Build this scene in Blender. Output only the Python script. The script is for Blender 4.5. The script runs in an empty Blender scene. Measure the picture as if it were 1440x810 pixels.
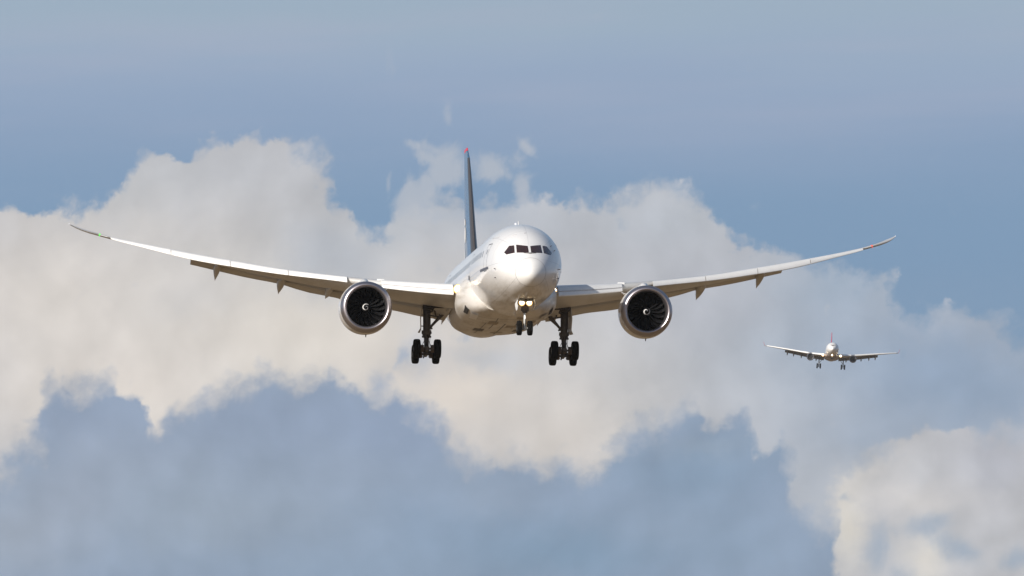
import bpy, bmesh, math, random
from mathutils import Vector, Matrix
random.seed(7)
R = math.radians
C = bpy.context.scene
COL = C.collection

# ---------------------------------------------------------------- camera, sky, sun, exposure
CAM_ELEV = R(2.75)
FPX = 15140.0                       # focal length in photo pixels (1440 wide)
CAM_POS = Vector((0, 0, 1.8))
cam_d = bpy.data.cameras.new('camera'); cam = bpy.data.objects.new('camera', cam_d); COL.objects.link(cam)
cam.location = CAM_POS; cam.rotation_euler = (math.pi/2 + CAM_ELEV, 0, 0)
cam_d.sensor_width = 36.0; cam_d.lens = 36.0*FPX/1440.0
cam_d.clip_start = 1.0; cam_d.clip_end = 200000.0
C.camera = cam
C.view_settings.view_transform = 'Standard'; C.view_settings.look = 'None'
C.view_settings.exposure = 0.0; C.view_settings.gamma = 1.0; C.view_settings.use_curve_mapping = False
C.cycles.use_denoising = True
C.cycles.max_bounces = 6; C.cycles.volume_bounces = 1

SUN_AZ, SUN_EL = R(43), R(26)       # to the left of and behind the camera
sun_dir = Vector((-math.sin(SUN_AZ)*math.cos(SUN_EL), -math.cos(SUN_AZ)*math.cos(SUN_EL), math.sin(SUN_EL)))
sl = bpy.data.lights.new('sun', 'SUN'); sl.energy = 5.0; sl.angle = R(0.5); sl.color = (1.0, 0.93, 0.84)
so = bpy.data.objects.new('sun', sl); COL.objects.link(so)
so.rotation_euler = sun_dir.to_track_quat('Z', 'Y').to_euler(); so.location = (-300, -300, 400)

class NT:
    """small helper that writes a node tree"""
    def __init__(s, tree): s.t = tree; s.n = tree.nodes; s.l = tree.links
    def node(s, typ, **kw):
        n = s.n.new(typ)
        for k, v in kw.items(): setattr(n, k, v)
        return n
    def put(s, sock, v):
        if hasattr(v, 'is_output'): s.l.new(v, sock)
        elif v is not None: sock.default_value = v
    def math(s, op, a, b=None, c=None, clamp=False):
        n = s.node('ShaderNodeMath', operation=op, use_clamp=clamp)
        s.put(n.inputs[0], a)
        if b is not None: s.put(n.inputs[1], b)
        if c is not None: s.put(n.inputs[2], c)
        return n.outputs[0]
    def smooth(s, v, a, b):
        n = s.node('ShaderNodeMapRange', interpolation_type='SMOOTHSTEP')
        s.put(n.inputs['Value'], v); s.put(n.inputs['From Min'], a); s.put(n.inputs['From Max'], b)
        return n.outputs[0]
    def xyz(s, x, y, z=0.0):
        n = s.node('ShaderNodeCombineXYZ'); s.put(n.inputs[0], x); s.put(n.inputs[1], y); s.put(n.inputs[2], z)
        return n.outputs[0]
    def noise(s, vec, scale, detail=4, rough=0.5, dist=0.0, typ='FBM'):
        n = s.node('ShaderNodeTexNoise', noise_dimensions='3D')
        n.noise_type = typ
        s.put(n.inputs['Vector'], vec); n.inputs['Scale'].default_value = scale
        n.inputs['Detail'].default_value = detail; n.inputs['Roughness'].default_value = rough
        n.inputs['Distortion'].default_value = dist
        return n.outputs['Fac']
    def mix(s, f, a, b):
        n = s.node('ShaderNodeMix', data_type='RGBA')
        s.put(n.inputs[0], f); s.put(n.inputs[6], a); s.put(n.inputs[7], b)
        return n.outputs[2]
    def curve(s, x, pts, lo, hi):
        """float curve through pts (x in 0..1440), y scaled to lo..hi"""
        X = s.math('MULTIPLY_ADD', x, 1/2440.0, 500/2440.0, clamp=True)
        n = s.node('ShaderNodeFloatCurve'); c = n.mapping.curves[0]
        P = [((px+500)/2440.0, (py-lo)/(hi-lo)) for px, py in pts]
        c.points[0].location = (0.0, P[0][1]); c.points[1].location = (1.0, P[-1][1])
        for p in P: c.points.new(*p)
        n.mapping.update(); s.put(n.inputs['Value'], X)
        return s.math('MULTIPLY_ADD', n.outputs[0], hi-lo, lo)

def srgb(r, g, b, a=1.0):
    f = lambda c: (c/255/12.92) if c/255 <= 0.04045 else ((c/255+0.055)/1.055)**2.4
    return (f(r), f(g), f(b), a)

HAZE_TOP, HAZE_DENSITY = 239.0, 1.4e-5
def make_world():
    w = bpy.data.worlds.new('World'); C.world = w; w.use_nodes = True
    t = w.node_tree; t.nodes.clear(); T = NT(t)
    sky = T.node('ShaderNodeTexSky', sky_type='NISHITA'); sky.sun_disc = False
    sky.sun_elevation = SUN_EL; sky.sun_rotation = math.atan2(sun_dir.x, sun_dir.y)
    sky.altitude = 50; sky.air_density = 1.0; sky.dust_density = 1.5; sky.ozone_density = 1.5
    STR = 0.09
    tc = T.node('ShaderNodeTexCoord'); sep = T.node('ShaderNodeSeparateXYZ'); T.l.new(tc.outputs['Generated'], sep.inputs[0])
    x, y, z = sep.outputs
    az = T.math('ARCTAN2', x, y)                      # 0 straight ahead, + to the right
    hyp = T.math('SQRT', T.math('ADD', T.math('MULTIPLY', x, x), T.math('MULTIPLY', y, y)))
    el = T.math('ARCTAN2', z, hyp)
    # cloud map co-ordinates: azimuth u and drop v, in units of 1/FPX radian, origin up and left of the view axis
    u = T.math('MULTIPLY_ADD', az, FPX, 720.0)
    v = T.math('MULTIPLY_ADD', el, -FPX, 405.0 + CAM_ELEV*FPX)
    # ---- turbulence shared by every layer
    n1 = T.noise(T.xyz(u, v, 0.0), 1/190.0, 2, 0.5)
    n2 = T.noise(T.xyz(u, v, 0.0), 1/60.0, 5, 0.56)
    n3 = T.noise(T.xyz(u, v, 177.0), 1/60.0, 5, 0.56)
    n4 = T.noise(T.xyz(u, v, 331.0), 1/17.0, 3, 0.6)
    n5 = T.noise(T.xyz(u, v, 511.0), 1/17.0, 3, 0.6)
    n6 = T.noise(T.xyz(u, v, 700.0), 1/140.0, 1, 0.5)
    du = T.math('MULTIPLY_ADD', n2, 54.0, T.math('MULTIPLY_ADD', n4, 18.0, -36.0))
    dv = T.math('MULTIPLY_ADD', n3, 54.0, T.math('MULTIPLY_ADD', n5, 18.0, -36.0))
    uw = T.math('ADD', u, du); vw = T.math('ADD', v, dv)
    def billow(size, z):
        n = T.node('ShaderNodeTexVoronoi', feature='SMOOTH_F1', voronoi_dimensions='2D')
        T.put(n.inputs['Vector'], T.xyz(uw, vw, z)); n.inputs['Scale'].default_value = 1/size
        n.inputs['Smoothness'].default_value = 0.5
        return n.outputs['Distance']
    b1 = billow(58.0, 10.0); b2 = billow(22.0, 40.0)
    puff = T.math('ADD', T.math('MULTIPLY_ADD', b1, -30.0, 13.0), T.math('MULTIPLY_ADD', b2, -13.0, 5.0))
    soft = T.math('MULTIPLY_ADD', T.smooth(n6, 0.36, 0.64), 15.0, 6.0)       # edges crisp here, feathered there
    shred = T.noise(T.xyz(T.math('MULTIPLY_ADD', v, 0.25, u), v, 901.0), 1/26.0, 5, 0.62, 0.4)
    def edge(pts, lo, hi, k=1.0, shift=0.0):
        """signed distance below a drawn cloud top, at right angles to it"""
        c0 = T.curve(uw, pts, lo, hi)
        cp = T.curve(T.math('ADD', uw, 9.0), pts, lo, hi); cm = T.curve(T.math('SUBTRACT', uw, 9.0), pts, lo, hi)
        sl = T.math('MULTIPLY', T.math('SUBTRACT', cp, cm), 1/18.0)
        d = T.math('DIVIDE', T.math('SUBTRACT', vw, c0), T.math('SQRT', T.math('MULTIPLY_ADD', sl, sl, 1.0)))
        return T.math('MULTIPLY_ADD', puff, k, T.math('ADD', d, shift))
    def soften(e, k=1.0, sh=2.6):
        s_ = T.math('MULTIPLY', soft, k)
        q = T.math('DIVIDE', e, s_)
        q = T.math('ADD', q, T.math('MULTIPLY_ADD', shred, sh, -sh/2))
        return T.smooth(q, -1.1, 1.3)
    # ---- clear air
    air = T.node('ShaderNodeValToRGB'); cr = air.color_ramp; cr.interpolation = 'B_SPLINE'
    stops = [(-900, (120,150,186)), (-300, (150,172,198)), (0, (160,180,199)), (60, (156,176,201)), (130, (150,170,199)),
             (210, (139,163,194)), (300, (129,158,190)), (420, (129,157,189)), (700, (138,160,186)), (1100, (160,172,184))]
    SC = lambda q: (q+1000)/2200.0
    cr.elements[0].position = SC(stops[0][0]); cr.elements[0].color = srgb(*stops[0][1])
    cr.elements[1].position = SC(stops[-1][0]); cr.elements[1].color = srgb(*stops[-1][1])
    for q, c in stops[1:-1]:
        e = cr.elements.new(SC(q)); e.color = srgb(*c)
    strat = T.noise(T.xyz(T.math('MULTIPLY', u, 0.16), v, 5.0), 1/130.0, 3, 0.5)
    vv = T.math('ADD', v, T.math('MULTIPLY_ADD', strat, 120.0, -60.0))
    T.put(air.inputs[0], T.math('MULTIPLY_ADD', vv, 1/2200.0, 1000/2200.0, clamp=True))
    col = air.outputs[0]
    # thin veil streaks high up, stronger to the right
    veil = T.noise(T.xyz(T.math('MULTIPLY', u, 0.10), T.math('MULTIPLY_ADD', u, 0.04, v), 15.0), 1/70.0, 3, 0.5)
    vf = T.math('MULTIPLY', T.smooth(veil, 0.42, 0.75), T.smooth(v, 300.0, 60.0))
    col = T.mix(T.math('MULTIPLY', vf, 0.35), col, srgb(172, 180, 202))

    def blob(u0, v0, ru, rv, amp=1.0, warp=True):
        a, b = (uw, vw) if warp else (u, v)
        A = T.math('MULTIPLY_ADD', a, 1/ru, -u0/ru); B = T.math('MULTIPLY_ADD', b, 1/rv, -v0/rv)
        d = T.math('ADD', T.math('MULTIPLY', A, A), T.math('MULTIPLY', B, B))
        e = T.math('POWER', 2.71828, T.math('MULTIPLY', d, -1.0))
        return T.math('MULTIPLY', e, amp, clamp=True) if amp != 1.0 else e
    def tint(col, blobs):
        for (u0, v0, ru, rv, amp, c) in blobs:
            col = T.mix(blob(u0, v0, ru, rv, amp), col, srgb(*c))
        return col

    # ---- layer 1: the big sunlit cumulus
    top1 = [(-500,300),(-300,250),(-150,330),(0,303),(40,298),(80,300),(105,298),(140,290),(162,268),(185,246),(210,224),(250,213),(290,202),(330,188),(370,191),
            (400,206),(440,226),(458,250),(470,277),(490,303),(512,318),(538,316),(555,296),(575,285),(600,283),(640,286),(700,290),(745,290),(790,292),
            (830,290),(862,293),(880,278),(905,266),(930,261),(962,270),(987,287),(1010,310),(1032,334),(1055,344),(1085,341),(1105,356),(1140,372),
            (1200,380),(1240,374),(1258,392),(1266,430),(1285,447),(1330,436),(1375,441),(1410,462),(1440,480),(1600,520),(1800,440),(1940,470)]
    m1 = soften(edge(top1, 150, 800))
    c1 = tint(srgb(189,192,200), [
        (300, 330, 230, 110, .9, (197,198,202)), (340, 240, 190, 60, .8, (187,191,199)), (180, 260, 90, 60, .5, (191,197,205)),
        (60, 420, 200, 130, .9, (220,216,213)), (420, 470, 260, 110, 1.0, (222,218,213)), (160, 560, 200, 100, 1.0, (222,217,213)),
        (450, 350, 70, 50, .55, (176,186,201)), (500, 375, 60, 36, .5, (181,189,202)), (640, 540, 130, 80, 1.0, (224,217,210)),
        (560, 320, 40, 30, .4, (184,192,204)), (700, 310, 130, 40, .5, (180,190,204)), (950, 310, 130, 60, .6, (182,191,203)),
        (800, 600, 120, 100, .9, (217,212,208)), (900, 520, 170, 90, .7, (201,202,205)), (560, 300, 60, 50, .3, (190,196,204)),
        (1000, 430, 130, 80, .7, (179,184,196)), (1180, 400, 100, 60, .9, (168,182,200)), (1130, 510, 140, 70, .7, (176,188,204)),
        (1320, 520, 190, 90, 1.0, (156,173,197)), (1400, 560, 120, 60, .7, (150,169,195)), (1130, 650, 90, 120, .6, (184,192,205)),
        (1250, 610, 120, 40, .6, (162,177,199)), (690, 505, 70, 22, .55, (182,191,205)), (590, 500, 26, 36, .6, (168,181,202)),
        (535, 540, 16, 26, .7, (165,179,202)), (270, 420, 60, 30, .25, (196,199,206)), (1050, 560, 100, 60, .5, (190,196,207))])
    # soft relief: the side of each billow turned to the sun (upper left) is lighter
    P2 = T.xyz(T.math('ADD', u, 20.0), T.math('ADD', v, 16.0), 0.0)
    rel = T.math('SUBTRACT', n1, T.noise(P2, 1/190.0, 2, 0.5))
    rel2 = T.math('SUBTRACT', n2, T.noise(P2, 1/62.0, 5, 0.55))
    shade = T.math('ADD', T.math('MULTIPLY', rel, 0.75), T.math('MULTIPLY', rel2, 0.20))
    shade = T.math('ADD', shade, T.math('MULTIPLY_ADD', b1, 0.10, -0.05))
    lit = T.math('SUBTRACT', 1.0, shade)
    def shaded(c, amt=1.0):
        f = T.math('MULTIPLY_ADD', T.math('SUBTRACT', lit, 1.0), amt, 1.0)
        n = T.node('ShaderNodeVectorMath', operation='SCALE'); T.l.new(c, n.inputs[0]); T.put(n.inputs['Scale'], f)
        return n.outputs[0]
    # density thins towards the right where blue shows through
    thin = T.math('MULTIPLY_ADD', T.smooth(u, 1020.0, 1190.0), -0.16, 0.97)
    col = T.mix(T.math('MULTIPLY', m1, thin), col, shaded(c1, 0.75))
    # torn wisps above it, round the fin
    def mx(*a):
        r = a[0]
        for q in a[1:]: r = T.math('MAXIMUM', r, q)
        return r
    uh = T.math('MULTIPLY_ADD', du, 0.45, u); vh = T.math('MULTIPLY_ADD', dv, 0.45, v)
    def wb(u0, v0, ru, rv, amp=1.0, rot=0.0):
        a = T.math('SUBTRACT', uh, u0); b = T.math('SUBTRACT', vh, v0); c, s = math.cos(rot), math.sin(rot)
        A = T.math('ADD', T.math('MULTIPLY', a, c/ru), T.math('MULTIPLY', b, s/ru)); B = T.math('ADD', T.math('MULTIPLY', a, -s/rv), T.math('MULTIPLY', b, c/rv))
        d = T.math('ADD', T.math('MULTIPLY', A, A), T.math('MULTIPLY', B, B))
        return T.math('MULTIPLY', T.math('POWER', 2.71828, T.math('MULTIPLY', d, -1.0)), amp)
    wis = mx(wb(604, 222, 26, 16, .85, .5), wb(622, 236, 30, 40, .9, .2), wb(585, 275, 24, 46, 1.0, .6), wb(640, 240, 26, 26, .8), wb(698, 235, 40, 28, 1.0, .25), wb(733, 265, 15, 42, .95, -.15), wb(660, 302, 90, 17, .95),
             wb(580, 203, 24, 10, .84, .5), wb(633, 172, 9, 30, .60, -.3), wb(742, 206, 22, 8, .66, .9), wb(545, 256, 6, 30, .54, .15), wb(610, 212, 30, 12, .75, .3))
    gap = mx(wb(672, 281, 34, 13, .95, .1), wb(703, 265, 11, 11, .8), wb(640, 286, 18, 8, .6), wb(622, 262, 8, 7, .4))
    tear = T.noise(T.xyz(T.math('MULTIPLY_ADD', v, 0.35, u), T.math('MULTIPLY', v, 0.75), 3.0), 1/46.0, 5, 0.6, 0.5)
    mw = T.smooth(T.math('ADD', T.math('SUBTRACT', wis, gap), T.math('MULTIPLY_ADD', tear, 1.7, -1.08)), 0.0, 0.72)
    col = T.mix(T.math('MULTIPLY', mw, 0.84), col, srgb(180,189,203))
    # torn blue openings in the bright cloud
    opn = mx(blob(532, 545, 11, 17, .9), blob(552, 528, 14, 18, .8), blob(566, 500, 13, 28, .95), blob(545, 492, 10, 26, .6), blob(668, 478, 50, 12, .6), blob(596, 470, 18, 10, .5), blob(35, 660, 14, 10, .5))
    mo = T.smooth(T.math('ADD', opn, T.math('MULTIPLY_ADD', tear, 1.8, -1.30)), 0.0, 0.9)
    col = T.mix(T.math('MULTIPLY', mo, 0.72), col, srgb(160,176,200))

    # ---- layer 2: the shaded cloud bank below
    top2 = [(-500,600),(-300,560),(-120,640),(-40,690),(0,672),(22,648),(45,618),(60,598),(78,562),(100,550),(122,547),(150,553),(175,566),(193,582),(204,602),(214,611),
            (240,592),(262,575),(290,566),(320,556),(350,549),(390,541),(430,551),(470,547),(500,556),(520,566),(560,577),(600,590),(616,606),(628,622),
            (650,642),(668,656),(690,664),(730,660),(760,667),(790,664),(830,672),(854,664),(866,640),(890,616),(920,601),(950,590),(980,598),(1002,602),
            (1030,599),(1050,616),(1066,642),(1082,644),(1100,672),(1112,702),(1130,730),(1160,748),(1200,752),(1300,760),(1440,765),(1600,640),(1800,700),(1940,690)]
    m2 = soften(edge(top2, 400, 900, 0.9, 9.0), 1.35, 1.7)
    c2 = tint(srgb(144,162,188), [
        (110, 590, 90, 46, .8, (146,163,190)), (420, 592, 200, 46, .8, (147,164,191)), (560, 610, 90, 40, .6, (142,160,189)),
        (190, 650, 150, 50, .6, (156,170,192)), (300, 720, 260, 70, .8, (154,169,189)), (20, 750, 90, 70, .8, (162,174,193)), (110, 700, 60, 60, .4, (160,171,191)),
        (640, 740, 160, 60, .7, (139,160,187)), (470, 660, 110, 40, .5, (152,168,192)), (980, 660, 120, 60, .8, (135,158,185)), (935, 615, 50, 26, .5, (149,166,191)),
        (1050, 760, 110, 60, .6, (140,161,187)), (800, 780, 150, 46, .9, (130,155,183)), (500, 800, 200, 30, .6, (140,161,187)),
        (930, 745, 70, 30, .5, (146,165,190)), (1110, 720, 50, 50, .5, (148,166,192)), (690, 700, 60, 30, .5, (152,168,191)), (1000, 630, 60, 16, .5, (151,168,189))])
    col = T.mix(T.math('MULTIPLY', m2, 0.97), col, shaded(c2, 0.7))
    # bright rim patch kept at its upper right edge
    # ---- layer 3: bright cumulus in the lower right corner
    top3 = [(-500,1200),(900,1200),(1100,1150),(1150,1000),(1166,800),(1172,705),(1182,676),(1202,656),(1226,640),(1252,624),(1290,611),(1322,603),(1360,605),(1400,611),(1425,606),(1440,598),
            (1540,560),(1700,640),(1940,900)]
    m3 = soften(edge(top3, 500, 1300, 0.9), 1.0, 2.2)
    c3 = tint(srgb(190,193,201), [(1205, 650, 60, 40, .8, (208,208,210)), (1190, 735, 26, 60, 1.0, (216,214,210)), (1290, 700, 110, 26, .7, (208,207,209)), (1405, 650, 60, 60, .9, (178,182,194)), (1300, 790, 34, 40, .9, (214,212,209))])
    holes = mx(wb(1305, 738, 50, 17, 1.0, -.15), wb(1345, 770, 44, 22, 1.0, .5), wb(1235, 772, 22, 44, .95, .15), wb(1430, 785, 34, 18, .9, -.5), wb(1188, 702, 14, 7, .7), wb(1262, 806, 26, 18, .7))
    hm = T.smooth(T.math('ADD', holes, T.math('MULTIPLY_ADD', tear, 1.3, -0.95)), -0.12, 1.0)
    c3 = T.mix(T.math('MULTIPLY', hm, 0.80), shaded(c3, 1.0), srgb(153,171,194))
    col = T.mix(T.math('MULTIPLY', m3, 0.98), col, c3)

    # ---- away from the distant cloud bank: open sky with scattered fair-weather cloud
    hi = T.smooth(el, 0.085, 0.30)
    gen = T.noise(tc.outputs['Generated'], 2.6, 7, 0.58, 0.3)
    gm = T.math('MULTIPLY', T.smooth(gen, 0.52, 0.68), 0.6)
    skys = T.node('ShaderNodeVectorMath', operation='SCALE'); T.l.new(sky.outputs[0], skys.inputs[0]); skys.inputs['Scale'].default_value = STR
    open_sky = T.mix(gm, skys.outputs[0], (0.42, 0.45, 0.50, 1))
    final = T.mix(hi, col, open_sky)
    # colours above are already at picture brightness, so they are divided by the background strength here
    gain = T.node('ShaderNodeVectorMath', operation='MULTIPLY'); T.l.new(final, gain.inputs[0]); gain.inputs[1].default_value = (0.985, 0.96, 0.935)
    # the sky is seen through the haze layer: brightness before the haze dims and veils it
    path = T.math('DIVIDE', HAZE_TOP*HAZE_DENSITY, T.math('MAXIMUM', el, 0.018))
    tr = T.math('POWER', 2.71828, T.math('MULTIPLY', path, -1.0))
    veil_ = T.node('ShaderNodeVectorMath', operation='SCALE'); veil_.inputs[0].default_value = (0.50, 0.49, 0.58); T.put(veil_.inputs['Scale'], T.math('SUBTRACT', 1.0, tr))
    sub = T.node('ShaderNodeVectorMath', operation='SUBTRACT'); T.l.new(gain.outputs[0], sub.inputs[0]); T.l.new(veil_.outputs[0], sub.inputs[1])
    pos = T.node('ShaderNodeVectorMath', operation='MAXIMUM'); T.l.new(sub.outputs[0], pos.inputs[0]); pos.inputs[1].default_value = (0.02, 0.02, 0.02)
    sc = T.node('ShaderNodeVectorMath', operation='SCALE'); T.l.new(pos.outputs[0], sc.inputs[0]); T.put(sc.inputs['Scale'], T.math('DIVIDE', 1/STR, tr))
    bg = T.node('ShaderNodeBackground'); T.l.new(sc.outputs[0], bg.inputs['Color']); bg.inputs['Strength'].default_value = STR
    out = T.node('ShaderNodeOutputWorld'); T.l.new(bg.outputs[0], out.inputs['Surface'])
    w.cycles.sampling_method = 'MANUAL'; w.cycles.sample_map_resolution = 1024
make_world()

# ---------------------------------------------------------------- materials
def mat(name, color, rough=0.4, metal=0.0, coat=0.0, var=0.0, vscale=1.0, var_color=None, bump=0.0, bscale=8.0, streak=None):
    m = bpy.data.materials.new(name); m.use_nodes = True; T = NT(m.node_tree)
    b = m.node_tree.nodes['Principled BSDF']
    b.inputs['Roughness'].default_value = rough; b.inputs['Metallic'].default_value = metal
    b.inputs['Coat Weight'].default_value = coat; b.inputs['Coat Roughness'].default_value = 0.06
    b.inputs['Base Color'].default_value = (*color, 1)
    tc = T.node('ShaderNodeTexCoord')
    if var:
        vec = tc.outputs['Object']
        if streak:
            mp = T.node('ShaderNodeMapping'); T.l.new(vec, mp.inputs[0]); mp.inputs['Scale'].default_value = streak; vec = mp.outputs[0]
        n = T.noise(vec, vscale, 6, 0.6)
        f = T.math('MULTIPLY', T.smooth(n, 0.42, 0.72), var)
        c2 = var_color or tuple(c*0.6 for c in color)
        T.l.new(T.mix(f, (*color, 1), (*c2, 1)), b.inputs['Base Color'])
        T.l.new(T.math('MULTIPLY_ADD', n, 0.15, rough-0.07), b.inputs['Roughness'])
    if bump:
        n = T.noise(tc.outputs['Object'], bscale, 3, 0.5)
        bn = T.node('ShaderNodeBump'); bn.inputs['Strength'].default_value = bump; bn.inputs['Distance'].default_value = 0.02
        T.l.new(n, bn.inputs['Height']); T.l.new(bn.outputs[0], b.inputs['Normal'])
    return m
def emit(name, color, strength):
    m = bpy.data.materials.new(name); m.use_nodes = True; b = m.node_tree.nodes['Principled BSDF']
    b.inputs['Base Color'].default_value = (*[c*0.5 for c in color], 1); b.inputs['Roughness'].default_value = 0.6; b.inputs['Specular IOR Level'].default_value = 0.1
    b.inputs['Emission Color'].default_value = (*color, 1); b.inputs['Emission Strength'].default_value = strength
    m.cycles.emission_sampling = 'NONE'
    return m

def fuselage_paint(name, base):
    """gloss paint with panel joints and belly grime (both fixed to the skin)"""
    m = mat(name, base, 0.32, 0, 0.6, bump=0.05, bscale=0.6); T = NT(m.node_tree); b = m.node_tree.nodes['Principled BSDF']
    tc = T.node('ShaderNodeTexCoord'); sp = T.node('ShaderNodeSeparateXYZ'); T.l.new(tc.outputs['Object'], sp.inputs[0])
    x, y, z = sp.outputs
    ang = T.math('ARCTAN2', x, T.math('SUBTRACT', z, 5.5))
    g1 = T.math('PINGPONG', y, 2.6); j1 = T.smooth(g1, 0.035, 0.008)
    g2 = T.math('PINGPONG', ang, 0.42); j2 = T.smooth(g2, 0.013, 0.003)
    joints = T.math('MULTIPLY', T.math('MAXIMUM', j1, j2), 0.42)
    mp = T.node('ShaderNodeMapping'); T.l.new(tc.outputs['Object'], mp.inputs[0]); mp.inputs['Scale'].default_value = (2.4, 0.26, 2.4)
    n = T.noise(mp.outputs[0], 1.0, 6, 0.65)
    belly = T.smooth(z, 4.6, 3.0)
    dirt = T.math('MULTIPLY', T.math('MULTIPLY', T.smooth(n, 0.40, 0.70), belly), 0.62)
    c = T.mix(dirt, (*base, 1), (0.32, 0.28, 0.22, 1))
    c = T.mix(joints, c, (0.30, 0.30, 0.31, 1))
    T.l.new(c, b.inputs['Base Color'])
    return m

M = {}
M['white'] = fuselage_paint('white_gloss_paint', (0.80, 0.80, 0.80))
M['radome'] = mat('radome_paint', (0.80, 0.80, 0.79), 0.30, 0, 0.5)
M['fairing'] = mat('fairing_paint', (0.66, 0.635, 0.60), 0.36, 0, 0.25, var=0.85, vscale=1.0, var_color=(0.42, 0.38, 0.32), streak=(1.2, 0.25, 1.6))
M['fairing'].node_tree.nodes['Principled BSDF'].inputs['Coat Roughness'].default_value = 0.2
M['wing'] = mat('wing_grey_paint', (0.56, 0.56, 0.55), 0.36, 0, 0.25, var=0.45, vscale=1.0, var_color=(0.36, 0.34, 0.31), streak=(0.9, 0.18, 1.0))
M['flap'] = mat('flap_grey_paint', (0.50, 0.49, 0.47), 0.40, 0, 0.2, var=0.4, vscale=1.0, var_color=(0.34, 0.31, 0.28), streak=(0.8, 0.3, 1.0))
M['slat'] = mat('slat_white_metal', (0.86, 0.86, 0.85), 0.30, 0.1, 0.3, var=0.2, vscale=1.2, var_color=(0.6, 0.6, 0.6))
M['tipgrey'] = mat('wingtip_bare_edge', (0.42, 0.40, 0.38), 0.30, 0.3)
M['cowl'] = mat('cowl_paint', (0.74, 0.73, 0.72), 0.26, 0, 0.4, var=0.25, vscale=0.8, var_color=(0.5, 0.47, 0.42))
M['lip'] = mat('polished_lip', (0.43, 0.405, 0.43), 0.38, 0.95, bump=0.04, bscale=2.0)
M['liner'] = mat('intake_liner', (0.030, 0.029, 0.030), 0.55)
M['fan'] = mat('fan_blade', (0.020, 0.020, 0.022), 0.22, 0.4)
M['spin'] = mat('spinner_black', (0.008, 0.008, 0.009), 0.45)
M['dark'] = mat('cavity_shade', (0.02, 0.018, 0.016), 0.8)  # near-black colour stands in for the shade inside openings
M['spin'].node_tree.nodes['Principled BSDF'].inputs['Specular IOR Level'].default_value = 0.15
M['hot'] = mat('exhaust_metal', (0.30, 0.26, 0.22), 0.4, 0.9)
M['mark'] = mat('white_mark', (0.80, 0.80, 0.80), 0.5)
M['line'] = mat('joint_line', (0.42, 0.41, 0.42), 0.5)
M['text'] = mat('marking_grey', (0.10, 0.11, 0.14), 0.5)
M['probe'] = mat('probe_metal', (0.10, 0.09, 0.09), 0.4, 0.6)
M['panel'] = mat('belly_panel_grime', (0.33, 0.28, 0.22), 0.5, var=0.5, vscale=2, var_color=(0.28, 0.24, 0.19))
M['glass'] = mat('cockpit_glass', (0.045, 0.020, 0.014), 0.08, 0, 0.6, var=0.6, vscale=2.2, var_color=(0.016, 0.016, 0.014))
M['pane'] = mat('cabin_glass', (0.34, 0.36, 0.40), 0.15)
M['tyre'] = mat('tyre_rubber', (0.006, 0.0055, 0.005), 0.9, bump=0.2, bscale=30)
M['tyre'].node_tree.nodes['Principled BSDF'].inputs['Specular IOR Level'].default_value = 0.12
M['rim'] = mat('wheel_rim', (0.30, 0.29, 0.28), 0.45, 0.5)
M['strut'] = mat('gear_dark_metal', (0.11, 0.10, 0.09), 0.5, 0.3, var=0.6, vscale=5, var_color=(0.04, 0.035, 0.03))
M['strutl'] = mat('gear_light_metal', (0.62, 0.62, 0.60), 0.35, 0.4)
M['brake'] = mat('brake_unit', (0.11, 0.085, 0.07), 0.6, 0.4)
M['door'] = mat('gear_door_paint', (0.60, 0.59, 0.57), 0.4, 0, 0.2, var=0.4, vscale=2, var_color=(0.4, 0.37, 0.33))
M['blue'] = mat('tail_blue_paint', (0.045, 0.115, 0.215), 0.25, 0, 0.5, var=0.4, vscale=1.0, var_color=(0.035, 0.085, 0.160))
M['finedge'] = mat('fin_leading_metal', (0.17, 0.155, 0.15), 0.30, 0.7)
M['redtip'] = mat('red_tip_paint', (0.62, 0.03, 0.06), 0.35)
M['lamp'] = emit('lamp_glow', (1.0, 0.85, 0.58), 9.0)
M['lampglare'] = emit('lamp_halo_glow', (1.0, 0.58, 0.20), 1.1)  # orange emission stands in for the halo round each lamp
M['green'] = emit('green_nav_light', (0.12, 0.85, 0.10), 0.9)
M['red'] = emit('red_nav_light', (1.0, 0.10, 0.05), 0.9)
M['whitel'] = emit('white_strobe_lens', (0.9, 0.92, 1.0), 0.5)
M['white2'] = mat('far_white_paint', (0.74, 0.74, 0.74), 0.32, 0, 0.3)
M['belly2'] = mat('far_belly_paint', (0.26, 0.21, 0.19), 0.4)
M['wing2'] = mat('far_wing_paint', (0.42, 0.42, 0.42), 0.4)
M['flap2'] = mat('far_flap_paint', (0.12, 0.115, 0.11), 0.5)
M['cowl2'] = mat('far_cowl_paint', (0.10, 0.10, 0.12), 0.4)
M['red2'] = mat('far_red_paint', (0.50, 0.10, 0.17), 0.35)

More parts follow.
